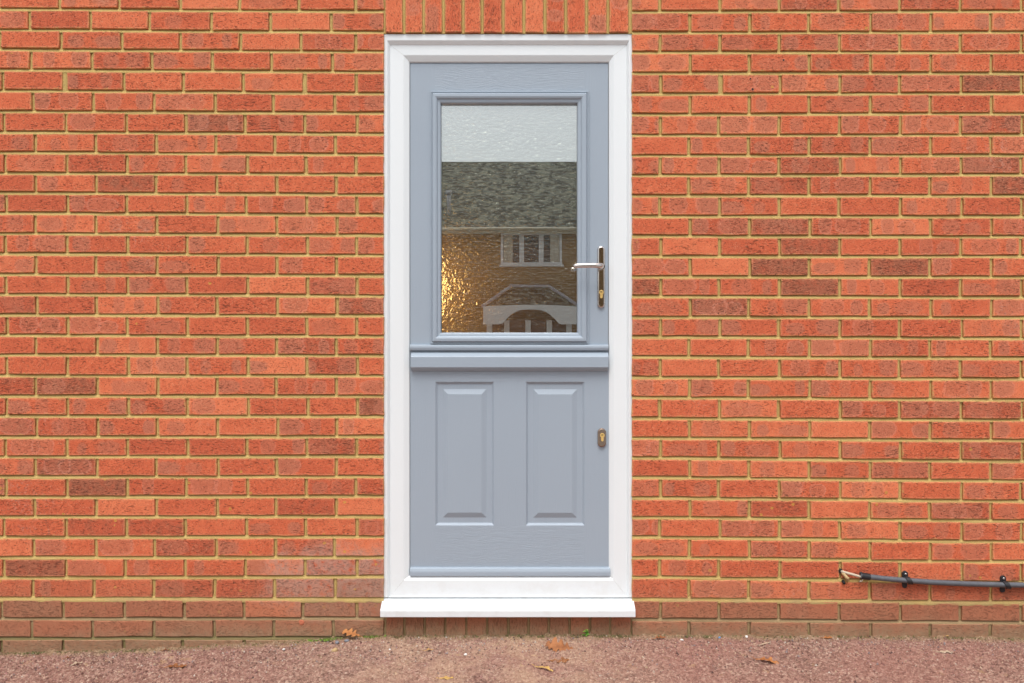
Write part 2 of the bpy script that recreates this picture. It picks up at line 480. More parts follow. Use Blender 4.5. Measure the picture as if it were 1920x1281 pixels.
# ------------------------------------------------------------------ ground: one sheet out to the horizon, pebbly near the wall
def make_ground():
    xs = np.concatenate([[-400, -60, -12, -5, -2.9], np.arange(-2.6, 2.6001, .0045), [2.9, 5, 12, 60, 400]])
    ys = np.concatenate([[-400, -120, -40, -14, -6.5, -3, -1.2, -.75], np.arange(-.55, .0351, .0045)])
    nx, ny = len(xs), len(ys)
    XX, YY = np.meshgrid(xs, ys)
    gz = np.interp(xs, GX, [Z(p) for p in GP])
    ZZ = np.tile(gz, (ny, 1))
    fade = np.interp(ys, [-14, -6.5], [1, 0])[:, None]
    ZZ = ZZ * (1 - fade) + fade * -.5
    fine = ((XX > -2.58) & (XX < 2.58) & (YY > -.54))
    rng = np.random.RandomState(5)
    r1 = rng.rand(ny, nx)
    r2 = rng.rand(ny, nx); r2 = (r2 + np.roll(r2, 1, 0) + np.roll(r2, 1, 1) + np.roll(np.roll(r2, 1, 0), 1, 1)) / 4
    r3 = rng.rand(ny, nx)
    for _ in range(6): r3 = (r3 + np.roll(r3, 2, 0) + np.roll(r3, 2, 1) + np.roll(r3, -1, 0) + np.roll(r3, -1, 1)) / 5
    hh = (r1 - .5) * .0040 + (r2 - .5) * .0100 * np.interp(xs, [-2, -.9, -.4, .5, 2], [1.6, 1.3, .9, .8, 1.0])[None, :] + (r3 - .5) * .03
    ZZ = ZZ + hh * fine
    up = np.clip((YY + .03) / .05, 0, 1) * fine          # silt banked against the wall
    ZZ = ZZ + up * (.004 + (r3 - .5) * .08)
    vs = np.stack([XX, YY, ZZ], -1).reshape(-1, 3)
    i = np.arange(ny - 1)[:, None] * nx + np.arange(nx - 1)[None, :]
    fs = np.stack([i, i + 1, i + nx + 1, i + nx], -1).reshape(-1, 4)
    me = bpy.data.meshes.new('ground')
    me.vertices.add(len(vs)); me.vertices.foreach_set('co', vs.ravel())
    me.loops.add(fs.size); me.loops.foreach_set('vertex_index', fs.ravel())
    me.polygons.add(len(fs)); me.polygons.foreach_set('loop_start', np.arange(len(fs)) * 4); me.polygons.foreach_set('loop_total', np.full(len(fs), 4))
    me.polygons.foreach_set('use_smooth', np.zeros(len(fs), bool))
    me.update(); me.validate()
    o = mesh_obj('ground', me, None, M['ground'])
    tag(o, 'reddish tarmac ground with gritty surface in front of the brick wall', None, None, 'structure')
make_ground()

# ------------------------------------------------------------------ brick wall
JX = [60, 670, 1250, 1840]
J0 = [17,56,93,131,170,209,248,286,325,362,400,438,476,515,552,591,629,666,705,743,781,820,857,895,933,970,1008,1046,1084,1123,1161,1198,1236]
J1 = [21,60,97,135,175,212,251,290,327,365,403,441,479,517,555,592,631,667,705,743,781,819,856,894,931,969,1007,1046,1082,1124,1160,1197,1235]
J2 = [22,61,98,137,176,215,254,292,329,367,406,443,481,519,556,595,632,670,708,746,785,822,859,896,934,971,1008,1046,1083,1124,1162,1199,1237]
J3 = [21,60,98,137,175,213,253,291,328,367,406,444,481,520,558,596,635,672,711,750,788,826,865,902,940,977,1016,1054,1092,1130,1168,1205,1243]
def joint(j, px):
    jj = max(0, min(32, j)); ex = (j - jj) * 38.2
    return float(np.interp(px, JX, [J0[jj], J1[jj], J2[jj], J3[jj]])) + ex
SHR = [0, 2, 4, 6, 8, 16, 22, 26, 28, 30, 32]
SHV = [-15, -12, -7, -4, -2, 0, 0, -3, -4, -7, -8]
DL, DR = 719.3, 1185.2
rb = random.Random(3)
def row_perps(r):
    sh = float(np.interp(r, SHR, SHV))
    if r % 2 == 0:
        left = [669 + .25 * sh] + [p + sh for p in (576, 464, 351, 239, 126, 11)]
        right = [1238, 1349, 1462, 1575, 1688, 1803, 1916]
    else:
        left = [631 + .8 * sh] + [p + sh for p in (519, 408, 294, 181, 67)]
        right = [1293, 1405, 1518, 1632, 1745, 1859]
    left = [p + rb.uniform(-1.6, 1.6) for p in left]; right = [p + rb.uniform(-1.6, 1.6) for p in right]
    while left[-1] > -960: left.append(left[-1] - 112.8 + rb.uniform(-1.5, 1.5))
    while right[-1] < 2880: right.append(right[-1] + 113.6 + rb.uniform(-1.5, 1.5))
    return sorted(left), right
WIDE = {(4, 1): 13, (4, 5): 13, (4, -2): 12}
wall = empty('brick_wall', (0, 0.05, 0))
tag(wall, 'orange red brick wall with sandy mortar surrounding the grey stable door', 'wall')

bricks = []     # px rectangle, kind
perp_list = []  # vertical joints: row, px, width
for r in range(-14, 34):
    L, Rr = row_perps(r)
    opening = -1 <= r <= 31
    segs = []
    if opening:
        lp_ = L + [DL + 1.5]; rp_ = [DR - 1.5] + Rr
        segs.append((lp_, 'L')); segs.append((rp_, 'R'))
    else:
        mid = []
        p = L[-1]
        while p + 112.8 < Rr[0] - 50: p += 112.8; mid.append(p)
        segs.append((L + mid + Rr, 'M'))
    for pts, side in segs:
        for i in range(len(pts) - 1):
            x0, x1 = pts[i], pts[i + 1]
            g0 = g1 = 3.0
            at_door0 = side == 'R' and i == 0; at_door1 = side == 'L' and i == len(pts) - 2
            if r == 4 and side == 'L' and abs(x0 - 569) < 6: g0 = 5.5
            if r == 4 and side == 'L' and abs(x0 - 119) < 6: g0 = 6.5
            if r == 4 and side == 'R' and abs(x0 - 1349) < 6: g0 = 6
            if at_door0: g0 = 1.5
            if at_door1: g1 = 1.5
            mid_ = (x0 + x1) / 2
            z0 = joint(r, mid_) ; z1 = joint(r - 1, mid_)
            cut = at_door0 or at_door1
            bricks.append(dict(x0=x0 + g0, x1=x1 - g1, yb=z0 - 3.3 + rb.uniform(-.6, .6), yt=z1 + 3.1 + rb.uniform(-.6, .6), row=r, kind='cut_brick' if cut else 'brick', rot=0))
            perp_list.append((r, x0 if not at_door0 else None))
SOL = [719.7, 757, 794, 831.3, 868.5, 904, 943.5, 982.5, 1022, 1061, 1100, 1140, 1181.5]
for i in range(12):
    bricks.append(dict(x0=SOL[i] + 3.0, x1=SOL[i + 1] - 3.0, yb=60.6 + rb.uniform(-.6, .6), yt=-48.0, row=0, kind='lintel_brick', rot=1))
SOB = [722, 758, 796, 834.7, 874, 913, 953, 991, 1029, 1068, 1106, 1144, 1185]
for i in range(12):
    bricks.append(dict(x0=SOB[i] + 2.2, x1=SOB[i + 1] - 2.2, yb=1252, yt=1143.0, row=31, kind='threshold_brick', rot=1))

def visible_area(b):
    a = max(0, min(1920, b['x1']) - max(0, b['x0'])); c = max(0, min(1190, b['yb']) - max(0, b['yt']))
    return a * c

def brick_mesh(L_, H_, seed):
    """clipped, slightly uneven block: 10-point outline, rounded arris; local x is the long way, front face at y = 0"""
    rr = random.Random(seed)
    hw, hh = L_ / 2, H_ / 2
    j = lambda a=.0017: rr.uniform(-a, a)
    out = [(-hw, -hh), (-hw * .34, -hh), (hw * .34, -hh), (hw, -hh), (hw, 0), (hw, hh), (hw * .34, hh), (-hw * .34, hh), (-hw, hh), (-hw, 0)]
    out = [(x + j(), z + j(.0014)) for x, z in out]
    n = len(out); bev = .0014 + rr.uniform(0, .0008)
    inner = []
    for x, z in out:
        inner.append((x - math.copysign(bev, x) if abs(abs(x) - hw) < .004 else x, z - math.copysign(bev, z) if abs(abs(z) - hh) < .004 else z))
    vs = [(x, .05, z) for x, z in out] + [(x, .0019 + j(.0005), z) for x, z in out] + [(x, j(.0005), z) for x, z in inner]
    fs = [(l * n + i, l * n + (i + 1) % n, (l + 1) * n + (i + 1) % n, (l + 1) * n + i) for l in range(2) for i in range(n)]
    fs.append(tuple(range(2 * n, 3 * n)))
    return vs, fs

def set_attrs(me, lp, half, rnd):
    for nm, dat in (('lp', lp), ('half', half), ('rnd', rnd)):
        a = me.attributes.new(nm, 'FLOAT_VECTOR', 'POINT')
        a.data.foreach_set('vector', np.asarray(dat, dtype=np.float32).ravel())

MESH = {}
def shared_mesh(L_, H_, var):
    key = (round(L_ / .012), round(H_ / .004), var)
    if key not in MESH:
        l0, h0 = key[0] * .012, key[1] * .004
        vs, fs = brick_mesh(l0, h0, hash(key) & 0xffff)
        me = bpy.data.meshes.new('brick')
        me.from_pydata(vs, [], fs)
        bm = bmesh.new(); bm.from_mesh(me); bmesh.ops.recalc_face_normals(bm, faces=bm.faces); bm.to_mesh(me); bm.free()
        set_attrs(me, vs, [(l0 / 2, 0, h0 / 2)] * len(vs), [(0, 0, 0)] * len(vs))
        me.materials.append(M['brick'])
        MESH[key] = (me, l0, h0)
    return MESH[key]

for b in bricks:
    cxp = (b['x0'] + b['x1']) / 2
    b['area'] = visible_area(b)
    q = rb.random()
    b['tone'] = min(1, max(0, rb.gauss(.58, .17)))
    if cxp < 719: b['kiss'] = rb.random() * .92
    else: b['kiss'] = min(1, rb.random() ** .7)
    if b['kind'] == 'lintel_brick': b['tone'] = rb.uniform(.5, .95); b['kiss'] = rb.random() * .7
    if rb.random() < .03 and not b['rot']: b['tone'] = rb.uniform(.0, .2)
    if b['row'] >= 30: b['tone'] *= .7; b['kiss'] *= .4
    if 26 <= b['row'] < 30: b['kiss'] *= .7
    b['seed'] = rb.random()
# single bricks whose look one can name
def set_brick(px, py, **kw):
    for b in bricks:
        if b['x0'] <= px <= b['x1'] and b['yt'] <= py <= b['yb']:
            b.update(kw)
for px, py in ((1460, 500), (1690, 500), (1235, 540), (1895, 345), (1570, 540), (1890, 160), (1350, 460)): set_brick(px, py, tone=.04, kiss=.2)
for px, py in ((515, 1142), (1350, 1145), (1400, 500), (240, 940), (640, 960)): set_brick(px, py, tone=.9, kiss=.1)
for px, py in ((1405, 190), (1520, 190), (1400, 270), (1720, 650), (1360, 575)): set_brick(px, py, kiss=.95)

full = sorted([b for b in bricks if b['kind'] == 'brick' and b['area'] > 0], key=lambda b: (-round(b['area'] / 300), abs((b['x0'] + b['x1']) / 2 - 952)))
single = set(id(b) for b in full[:298])
vsA, fsA, lpA, hA, rA = [], [], [], [], []
for b in bricks:
    cx, cz = X((b['x0'] + b['x1']) / 2), Z((b['yb'] + b['yt']) / 2)
    wd, ht = (b['x1'] - b['x0']) / S, (b['yb'] - b['yt']) / S
    L_, H_ = (ht, wd) if b['rot'] else (wd, ht)
    dy = rb.uniform(-.0013, .0013)
    rot = Euler((rb.uniform(-.012, .012), rb.uniform(-.0045, .0045) + (math.pi / 2 if b['rot'] else 0), rb.uniform(-.005, .005)))
    single_b = (b['kind'] == 'brick' and id(b) in single) or (b['kind'] != 'brick' and b['area'] > 40)
    if single_b:
        me, l0, h0 = shared_mesh(L_, H_, rb.randrange(5))
        o = bpy.data.objects.new(b['kind'], me); COL.objects.link(o)
        o.parent = wall; o.location = (cx, dy - .05, cz); o.rotation_euler = rot
        o.scale = (L_ / l0, 1, H_ / h0)
        o.color = (b['tone'], b['seed'], b['kiss'], 1)
    else:
        vs, fs = brick_mesh(L_, H_, rb.randrange(99999))
        mt = rot.to_matrix(); base = len(vsA)
        vsA += [tuple(mt @ Vector(v) + Vector((cx, dy, cz))) for v in vs]
        fsA += [tuple(i + base for i in f) for f in fs]
        lpA += vs; hA += [(L_ / 2, 0, H_ / 2)] * len(vs); rA += [(b['tone'], b['seed'], b['kiss'])] * len(vs)
me = bpy.data.meshes.new('bricks'); me.from_pydata(vsA, [], fsA)
bm = bmesh.new(); bm.from_mesh(me); bmesh.ops.recalc_face_normals(bm, faces=bm.faces); bm.to_mesh(me); bm.free()
set_attrs(me, lpA, hA, rA)
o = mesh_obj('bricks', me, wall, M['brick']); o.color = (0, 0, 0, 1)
tag(o, kind='stuff')

# mortar: bed and cross joints struck back from the brick faces, on a solid backing
mb = MB()
WX0, WX1, WZ0, WZ1 = X(-960), X(2880), -.35, Z(-480)
ox0, ox1, oz0, oz1 = X(DL - .5), X(DR + .5), Z(1150), Z(61.0)
for a in ((WX0, ox0, WZ0, WZ1), (ox1, WX1, WZ0, WZ1), (ox0, ox1, oz1, WZ1), (ox0, ox1, WZ0, oz0)):
    mb.box(a[0], a[1], .0165, .10, a[2], a[3])
SEC = [(.0100, .0130), (.0064, .0102), (.0034, .0074), (-.0022, .0042), (-.0064, .0024), (-.0095, .0040)]
rm = random.Random(8)
def strip(pts, sec, horiz):
    n = len(pts); ph = rm.uniform(0, 99)
    vs = []
    for i, (px_, pz_) in enumerate(pts):
        w1 = mnoise.noise(Vector((px_ * 38, pz_ * 38, ph))); w2 = mnoise.noise(Vector((px_ * 9, pz_ * 9, ph + 5)))
        w3 = mnoise.noise(Vector((px_ * 120, pz_ * 120, ph + 9)))
        for (o_, y_) in sec:
            yy = y_ + w1 * .0011 + w2 * .0012 + w3 * .0006
            oo = o_ + w1 * .0008
            vs.append((px_, yy, pz_ + oo) if horiz else (px_ + oo, yy, pz_))
    k = len(sec)
    fs = [(i * k + q, (i + 1) * k + q, (i + 1) * k + q + 1, i * k + q + 1) for i in range(n - 1) for q in range(k - 1)]
    mb.add(vs, fs, 0, True)
def px_run(a, b, j):
    step = 7 if -60 < a < 1980 or -60 < b < 1980 else 25
    m = max(2, int((b - a) / step))
    return [(X(a + (b - a) * i / m), Z(joint(j, a + (b - a) * i / m))) for i in range(m + 1)]
for j in range(-14, 33):
    sec = SEC
    if j == 29: sec = [(o_ * 1.5, y_ - .0022) for o_, y_ in SEC]
    if -1 <= j <= 31 and not j == -2:
        strip(px_run(-960, DL, j), sec, True); strip(px_run(DR, 2880, j), sec, True)
    else:
        strip(px_run(-960, 2880, j), sec, True)
VSEC = [(-.0090, .0120), (-.0052, .0078), (0, .0062), (.0052, .0078), (.0090, .0120)]
for (r, p) in perp_list:
    if p is None: continue
    sc = 1.0
    if r == 4 and (abs(p - 569) < 6 or abs(p - 119) < 6 or abs(p - 1349) < 6): sc = 1.7
    za, zb = joint(r - 1, p), joint(r, p)
    dxx = rm.uniform(-.7, .7)
    strip([(X(p + dxx * (i / 5 - .5)), Z(za + (zb - za) * i / 5)) for i in range(6)], [(o_ * sc, y_ - (.002 if sc > 1 else 0) + rm.uniform(-.0008, .0012)) for o_, y_ in VSEC], False)
for i, p in enumerate(SOL):
    strip([(X(p + (1 if i == 12 else 0)), Z(62 - 112 * q / 14)) for q in range(15)], [(o_ * (1.5 if i == 12 else 1.0), y_) for o_, y_ in VSEC], False)
for p in SOB:
    strip([(X(p), Z(1148 + 52 * q / 7)) for q in range(8)], VSEC, False)
mo = mb.build('mortar', M['mortar'], wall)

# plug holes drilled in two bricks
hole_mat = mat_plain('chipped_clay', (.55, .17, .09), .9, 0, .2, 200)
for px, py, rr_ in ((1469, 113, 2.6), (1464, 128, 3.2), (1407, 148, 2.0), (1411, 168, 3.2), (565, 1167, 3.4)):
    m = MB(); n_ = 14
    x0, z0 = X(px), Z(py)
    rw = random.Random(px)
    ro = [rr_ * rw.uniform(1.25, 1.7) / S for _ in range(n_)]
    ang = [2 * math.pi * i / n_ for i in range(n_)]
    vs = [(x0 + ro[i] * math.cos(a), .0006, z0 + ro[i] * math.sin(a)) for i, a in enumerate(ang)]
    vs += [(x0 + rr_ / S * .95 * math.cos(a), -.0022, z0 + rr_ / S * .95 * math.sin(a)) for a in ang]
    vs += [(x0 + rr_ / S * .7 * math.cos(a), -.0014, z0 + rr_ / S * .7 * math.sin(a)) for a in ang]
    m.add(vs, [(l * n_ + i, l * n_ + (i + 1) % n_, (l + 1) * n_ + (i + 1) % n_, (l + 1) * n_ + i) for l in range(2) for i in range(n_)], 0, True)
    m.add(vs[-n_:], [tuple(range(n_))], 1 if py != 1167 else 0)
    m.build('plug_hole', [hole_mat, M['dark']], wall)

# ------------------------------------------------------------------ stable door
YF = .018
def dx(px): return X(px, YF)
def dz(py): return Z(py, YF)
door = empty('stable_door', (dx(952.5), .07, dz(1118)))
tag(door, 'grey two part stable door with glazed upper leaf in white frame', 'door')

def ring_sides(rect, L_, R_, T_, B_, ys, gap=.00025):
    """mitred mouldings round a rectangle given in photograph pixels; four meshes"""
    xl, xr, zt, zb = rect
    c = []
    for i, y in enumerate(ys):
        y = y / 1000
        c.append(((dx(xl + L_[i]), y, dz(zt + T_[i])), (dx(xr - R_[i]), y, dz(zt + T_[i])), (dx(xr - R_[i]), y, dz(zb - B_[i])), (dx(xl + L_[i]), y, dz(zb - B_[i]))))
    res = []
    for a, b in ((0, 1), (1, 2), (2, 3), (3, 0)):
        m = MB(); vs = []
        for q in c:
            p0, p1 = Vector(q[a]), Vector(q[b])
            t = (p1 - p0).normalized() * gap
            vs += [p0 + t, p1 - t]
        fs = [(2 * i, 2 * i + 1, 2 * i + 3, 2 * i + 2) for i in range(len(c) - 1)]
        m.add(vs, fs)
        res.append(m)
    return res

ys = [95, 22, 22, 23.2, 31, 34, 34, 35.2, 44, 47.5, 95]
fr = ring_sides((719.8, 1185.4, 66, 1119),
                [0, 0, 6.5, 7.5, 10.5, 11.5, 36, 37.6, 46, 47.2, 47.2],
                [0, 0, 6, 7, 9.5, 10.5, 33.5, 35, 41.8, 43, 43],
                [0, 0, 11, 12, 17, 18, 36.5, 38, 46.5, 48.2, 48.2],
                [0, 0, 0, 0, .2, .4, 29.5, 31, 37, 38, 38], ys)
for nm, m in zip(('frame_head', 'frame_jamb', 'frame_rail', 'frame_jamb'), fr):
    m.build(nm, M['upvc'], door)
# projecting sill
m = MB()
m.prism_x([(.060, Z(1116.5, .034)), (.0335, Z(1117.2, .034)), (-.024, Z(1141.0, -.03)), (-.0285, Z(1142.3, -.03)), (-.030, Z(1144.5, -.03)), (-.030, Z(1155, -.03)), (-.027, Z(1156, -.03)), (-.022, Z(1154, -.03)), (-.022, Z(1150, -.03)), (.060, Z(1147, .03))], X(952.3) - .4645, X(952.3) + .4645)
m.build('sill', M['upvc'], door)
# rubber seal strip behind leaf edge (dark gap between frame and leaf)
m = MB()
m.box(dx(763), dx(771.5), .0565, .09, dz(1083), dz(113)); m.box(dx(1138.5), dx(1146), .0565, .09, dz(1083), dz(113))
m.box(dx(771.5), dx(1138.5), .0565, .09, dz(120), dz(113)); m.box(dx(771.5), dx(1138.5), .0565, .09, dz(1083), dz(1077.5)); 
m.build('seal', M['gasket'], door)

LY = .050
XL, XR = 767.9, 1141.4
up = empty('upper_leaf', Vector((dx(XL), LY, dz(657))) - abs_loc(door)); up.parent = door
m = MB()
m.box(dx(XL), dx(814.6), LY, .092, dz(657), dz(115.6), 0)
m.box(dx(1096), dx(XR), LY, .092, dz(657), dz(115.6), 0)
m.box(dx(814.6), dx(1096), LY, .092, dz(186), dz(115.6), 1)
m.box(dx(814.6), dx(1096), LY, .092, dz(657), dz(629), 1)
m.build('leaf_face', [M['paint_v'], M['paint_h']], up)
cy = [50, 43, 41.5, 41.5, 43.8, 43.8, 38, 35, 34.5, 36.5, 40.5, 43, 43.2, 45, 49, 68]
cu = [0, .3, .8, 2.2, 2.6, 3.4, 4.2, 5.4, 9.5, 12, 13.5, 14.2, 16, 18.5, 19.6, 19.8]
cas = ring_sides((806.3, 1104.8, 168.6, 645.2), cu, [u * 1.09 for u in cu], [u * 1.15 for u in cu], [u * 1.09 for u in cu], cy, .0001)
for mm in cas: mm.build('glazing_bead', M['paint'], up)
m = MB(); m.box(dx(822), dx(1086), .0640, .0676, dz(626), dz(189))
m.build('glass_pane', M['glass'], up)
m = MB(); m.box(dx(816), dx(1092), .0800, .0850, dz(630), dz(183))
m.build('rippled_pane', M['ripple'], up)
m = MB()   # dark spacer bar of the sealed unit
for a in ((816, 826.3, 183, 630), (1083.2, 1092, 183, 630), (826.3, 1083.2, 183, 190.8), (826.3, 1083.2, 624.2, 630)):
    m.box(dx(a[0]), dx(a[1]), .0682, .0795, dz(a[3]), dz(a[2]))
m.build('spacer_bar', M['gasket'], up)
m = MB(); m.box(dx(826.5), dx(1083), .0585, .0638, Z(193.2, .05), Z(187.5, .05)); m.build('glazing_gasket', M['gasket'], up)
# drip strip along the foot of the upper leaf
m = MB()
m.prism_x([(.052, dz(646.3)), (.040, dz(646.5)), (.0365, dz(647.5)), (.035, dz(650)), (.035, dz(653)), (.037, dz(656.2)), (.041, dz(657.4)), (.052, dz(657.4))], dx(768.2), dx(1141.2))
m.build('drip_strip', M['paint'], up)

lo = empty('lower_leaf', Vector((dx(XL), LY, dz(1080))) - abs_loc(door)); lo.parent = door
P1 = (815.4, 925.8, 716.6, 987.7); P2 = (986.3, 1096.8, 716.8, 988.0)
m = MB()
m.box(dx(XL), dx(P1[0]), LY, .092, dz(1080), dz(661), 0)
m.box(dx(P2[1]), dx(XR + 1.5), LY, .092, dz(1080), dz(661), 0)
m.box(dx(P1[1]), dx(P2[0]), LY, .092, dz(P1[3]), dz(P1[2]), 0)
m.box(dx(P1[0]), dx(P2[1]), LY, .092, dz(P1[2]), dz(661), 1)
m.box(dx(P1[0]), dx(P2[1]), LY, .092, dz(1080), dz(P1[3]), 1)
m.build('leaf_face', [M['paint_v'], M['paint_h']], lo)
pu = [0, .3, 3.6, 4.6, 13.6, 14.4, 22.8, 23.6]
py_ = [50, 50.6, 57.2, 58, 58, 57.6, 50.4, 49.8]
for (a, b_, c_, d_) in (P1, P2):
    parts = ring_sides((a, b_, c_, d_), pu, pu, [u * 1.0 for u in pu], [u * 1.03 for u in pu], py_, 0.0)
    m = MB()
    for q in parts: m.add(q.v, q.f)
    i = len(pu) - 1
    m.add([(dx(a + pu[i]), .0498, dz(c_ + pu[i])), (dx(b_ - pu[i]), .0498, dz(c_ + pu[i])), (dx(b_ - pu[i]), .0498, dz(d_ - pu[i] * 1.03)), (dx(a + pu[i]), .0498, dz(d_ - pu[i] * 1.03))], [(0, 1, 2, 3)])
    m.build('panel', M['paint_v'], lo)
m = MB()
m.prism_x([(.052, dz(661)), (.043, dz(661.3)), (.0255, dz(668.6)), (.0245, dz(669.6)), (.0245, dz(688.4)), (.0255, dz(689.4)), (.043, dz(695.6)), (.052, dz(696.0))], dx(770.5), dx(1140.6))
m.build('weather_bar', M['paint'], lo)
m = MB()
m.prism_x([(.052, dz(1065.8)), (.044, dz(1066.2)), (.038, dz(1068)), (.035, dz(1071.8)), (.034, dz(1074)), (.034, dz(1080.4)), (.036, dz(1081.2)), (.052, dz(1081.2))], dx(768.2), dx(1144.6))
m.build('bottom_bar', M['paint'], lo)
# dark rebate between the leaves
m = MB(); m.box(dx(XL), dx(XR), .052, .090, dz(661), dz(657.4)); m.build('meeting_rebate', M['paint'], lo)

# handle set on the upper leaf
def stadium(cx, cz, hw, hh, n=10):
    o = []
    for k in range(n + 1): a = math.pi * k / n; o.append((cx + hw * math.cos(a), cz + hh - hw + hw * math.sin(a)))
    for k in range(n + 1): a = math.pi + math.pi * k / n; o.append((cx + hw * math.cos(a), cz - hh + hw + hw * math.sin(a)))
    return o
hxp, hzp = dx(1127.9), dz(519)
m = MB(); m.extrude_outline(stadium(hxp, hzp, .0140, .116), .040, LY, .0055)
ob = m.build('handle_plate', M['chrome'], up)
for p in ob.data.polygons: p.use_smooth = len(p.vertices) == 4
m = MB()
lz = dz(500)
# neck, then the lever sweeping to the left with a thinner returned tip
neck = [(hxp, .042, lz), (hxp, .030, lz), (hxp, .012, lz), (hxp - .001, .002, lz), (hxp - .006, -.005, lz), (hxp - .016, -.008, lz + .0002), (hxp - .040, -.009, lz + .0004), (hxp - .075, -.009, lz - .0002), (hxp - .095, -.0085, lz - .0012), (hxp - .1045, -.0078, lz - .002), (hxp - .1072, -.0075, lz - .0022)]
rads = [.0125, .0108, .0102, .0100, .0097, .0094, .0092, .0087, .0080, .0072, .0040]
m.tube(neck, rads, 16, 0, (.62, 1.0))
m.tube([(hxp, .0402, lz), (hxp, .0340, lz)], [.0132, .0125], 20)
m.build('lever', M['chrome'], up)
def euro(cx, cz, y, parent, r=.0086, drop=.0225):
    o = []
    for k in range(13):
        a = math.radians(-50 + 280 * k / 12); o.append((cx + r * math.cos(a), cz + r * math.sin(a)))
    w_ = r * .56
    o += [(cx - w_, cz - r * .85), (cx - w_, cz - drop + w_), (cx - w_ * .7, cz - drop + .001), (cx, cz - drop), (cx + w_ * .7, cz - drop + .001), (cx + w_, cz - drop + w_), (cx + w_, cz - r * .85)]
    q = MB(); q.extrude_outline(o, y - .0025, y + .004, .0006, 0)
    q.add([(cx - .0046, y - .0032, cz + .0005), (cx + .0030, y - .0032, cz + .0005), (cx + .0038, y - .0032, cz + .0018), (cx + .0030, y - .0032, cz + .0030), (cx - .0046, y - .0032, cz + .0030)], [(0, 1, 2, 3, 4)], 1)
    return q.build('lock_cylinder', [M['brass'], M['dark']], parent)
euro(hxp + .0004, dz(548), .0396, up)
ex, ez = dx(1129.3), dz(821.5)
m = MB(); m.extrude_outline(stadium(ex, ez, .0158, .0355), .040, LY, .004)
ob = m.build('lock_escutcheon', mat_plain('brown_reflection_metal', (.44, .33, .26), .16, 1, .06, 60), lo)  # brown reflection of the surroundings put into the plate colour
euro(ex + .001, dz(817), .0396, lo)

door.location.y -= .012
# ------------------------------------------------------------------ hallway behind the glass
hall_mat = mat_plain('ochre_hall_wall', (.48, .27, .068), .8, 0, .62, 20)
floor_mat = mat_plain('oak_floor', (.24, .12, .05), .45, 0, .25, 9)
m = MB()
m.box(-.95, -.85, .101, 1.45, 1.66, 2.45); m.box(.85, .95, .101, 1.45, 1.66, 2.45); m.box(-.85, .85, 1.35, 1.45, 1.66, 2.45)
tag(m.build('hall_upper_wall', mat_plain('dimmed_hall_wall', (.10, .10, .07), .8, 0, .3, 8)), 'upper walls of the hallway behind the glass, coloured dark olive to dim them', None, None, 'structure')  # dimness of the upper hall put into the wall colour
m = MB()
m.box(-.95, -.85, .101, 1.45, 0, 1.66); m.box(.85, .95, .101, 1.45, 0, 1.66); m.box(-.85, .85, 1.35, 1.45, 0, 1.66)
tag(m.build('hall_wall', hall_mat), 'ochre walls of the hallway behind the glass', None, None, 'structure')
m = MB(); m.box(-.95, .95, .101, 1.45, -.1, -.002); tag(m.build('hall_floor', floor_mat), 'brown floor of the hallway behind the glass', None, None, 'structure')
m = MB(); m.box(-.95, .95, .101, 1.45, 2.452, 2.55); tag(m.build('hall_ceiling', mat_plain('hall_ceiling_paint', (.55, .42, .25), .9)), 'ceiling of the hallway behind the glass', None, None, 'structure')
lamp = empty('wall_lamp', (-.85, 1.10, 1.36))
tag(lamp, 'warm lamp glowing behind the left edge of the rippled door glass', 'lamp')
m = MB(); m.box(-.85, -.83, 1.04, 1.16, 1.26, 1.46); m.tube([(-.83, 1.10, 1.36), (-.62, 1.10, 1.33), (-.50, 1.10, 1.36)], .008, 8); m.build('bracket', M['brass'], lamp)
m = MB()
prof = [(.0, -.13), (.05, -.125), (.075, -.09), (.085, 0), (.075, .09), (.05, .125), (.0, .13)]
ns = 16
vs = [(-.46 + r_ * math.cos(2 * math.pi * k / ns), 1.10 + r_ * math.sin(2 * math.pi * k / ns), 1.36 + z_) for r_, z_ in prof for k in range(ns)]
m.add(vs, [(l * ns + k, l * ns + (k + 1) % ns, (l + 1) * ns + (k + 1) % ns, (l + 1) * ns + k) for l in range(len(prof) - 1) for k in range(ns)], 0, True)
m.build('lamp_shade', mat_emit('lit_shade', (1.0, .58, .20), 9.5), lamp)

# ------------------------------------------------------------------ cable conduit
con = empty('cable_conduit', (X(1760), -.012, Z(1093)))
tag(con, 'grey plastic conduit held by black clips low on the wall right of the door', 'pipe')
CY = -.016
axis = [(1613, 1079.4), (1630, 1081.8), (1660, 1085.2), (1696, 1088.2), (1750, 1092), (1810, 1094.8), (1880, 1096.6), (1960, 1097.6), (2120, 1098.8), (2400, 1100)]
def cpt(a, dy=0): return (X(a[0], CY), CY + dy, Z(a[1], CY))
m = MB(); m.tube([cpt(a) for a in axis], .0098, 16); m.build('pipe', M['conduit'], con)
m = MB(); m.tube([cpt((1614, 1079.5)), cpt((1622, 1080.8)), cpt((1630.5, 1081.9))], .0122, 16, caps=False)
m.tube([cpt((1614, 1079.5)), cpt((1619, 1080.3))], .0095, 16)
m.tube([cpt((1612, 1074)), cpt((1614, 1075)), cpt((1619, 1076))], [.0035, .005, .004], 8)
m.build('end_collar', M['black'], con)
m = MB()
m.tube([(X(1576), .012, Z(1070)), (X(1578.5), -.004, Z(1071.5)), (X(1586), -.011, Z(1073)), (X(1600), -.014, Z(1076.5)), (X(1612), -.016, Z(1080)), (X(1618), -.016, Z(1081))], .0048, 10)
m.tube([(X(1610), -.018, Z(1086.5)), (X(1607), -.016, Z(1089)), (X(1612), -.018, Z(1087)), (X(1614), -.019, Z(1083))], .0024, 8)
m.build('cable', M['cable'], con)
m = MB()
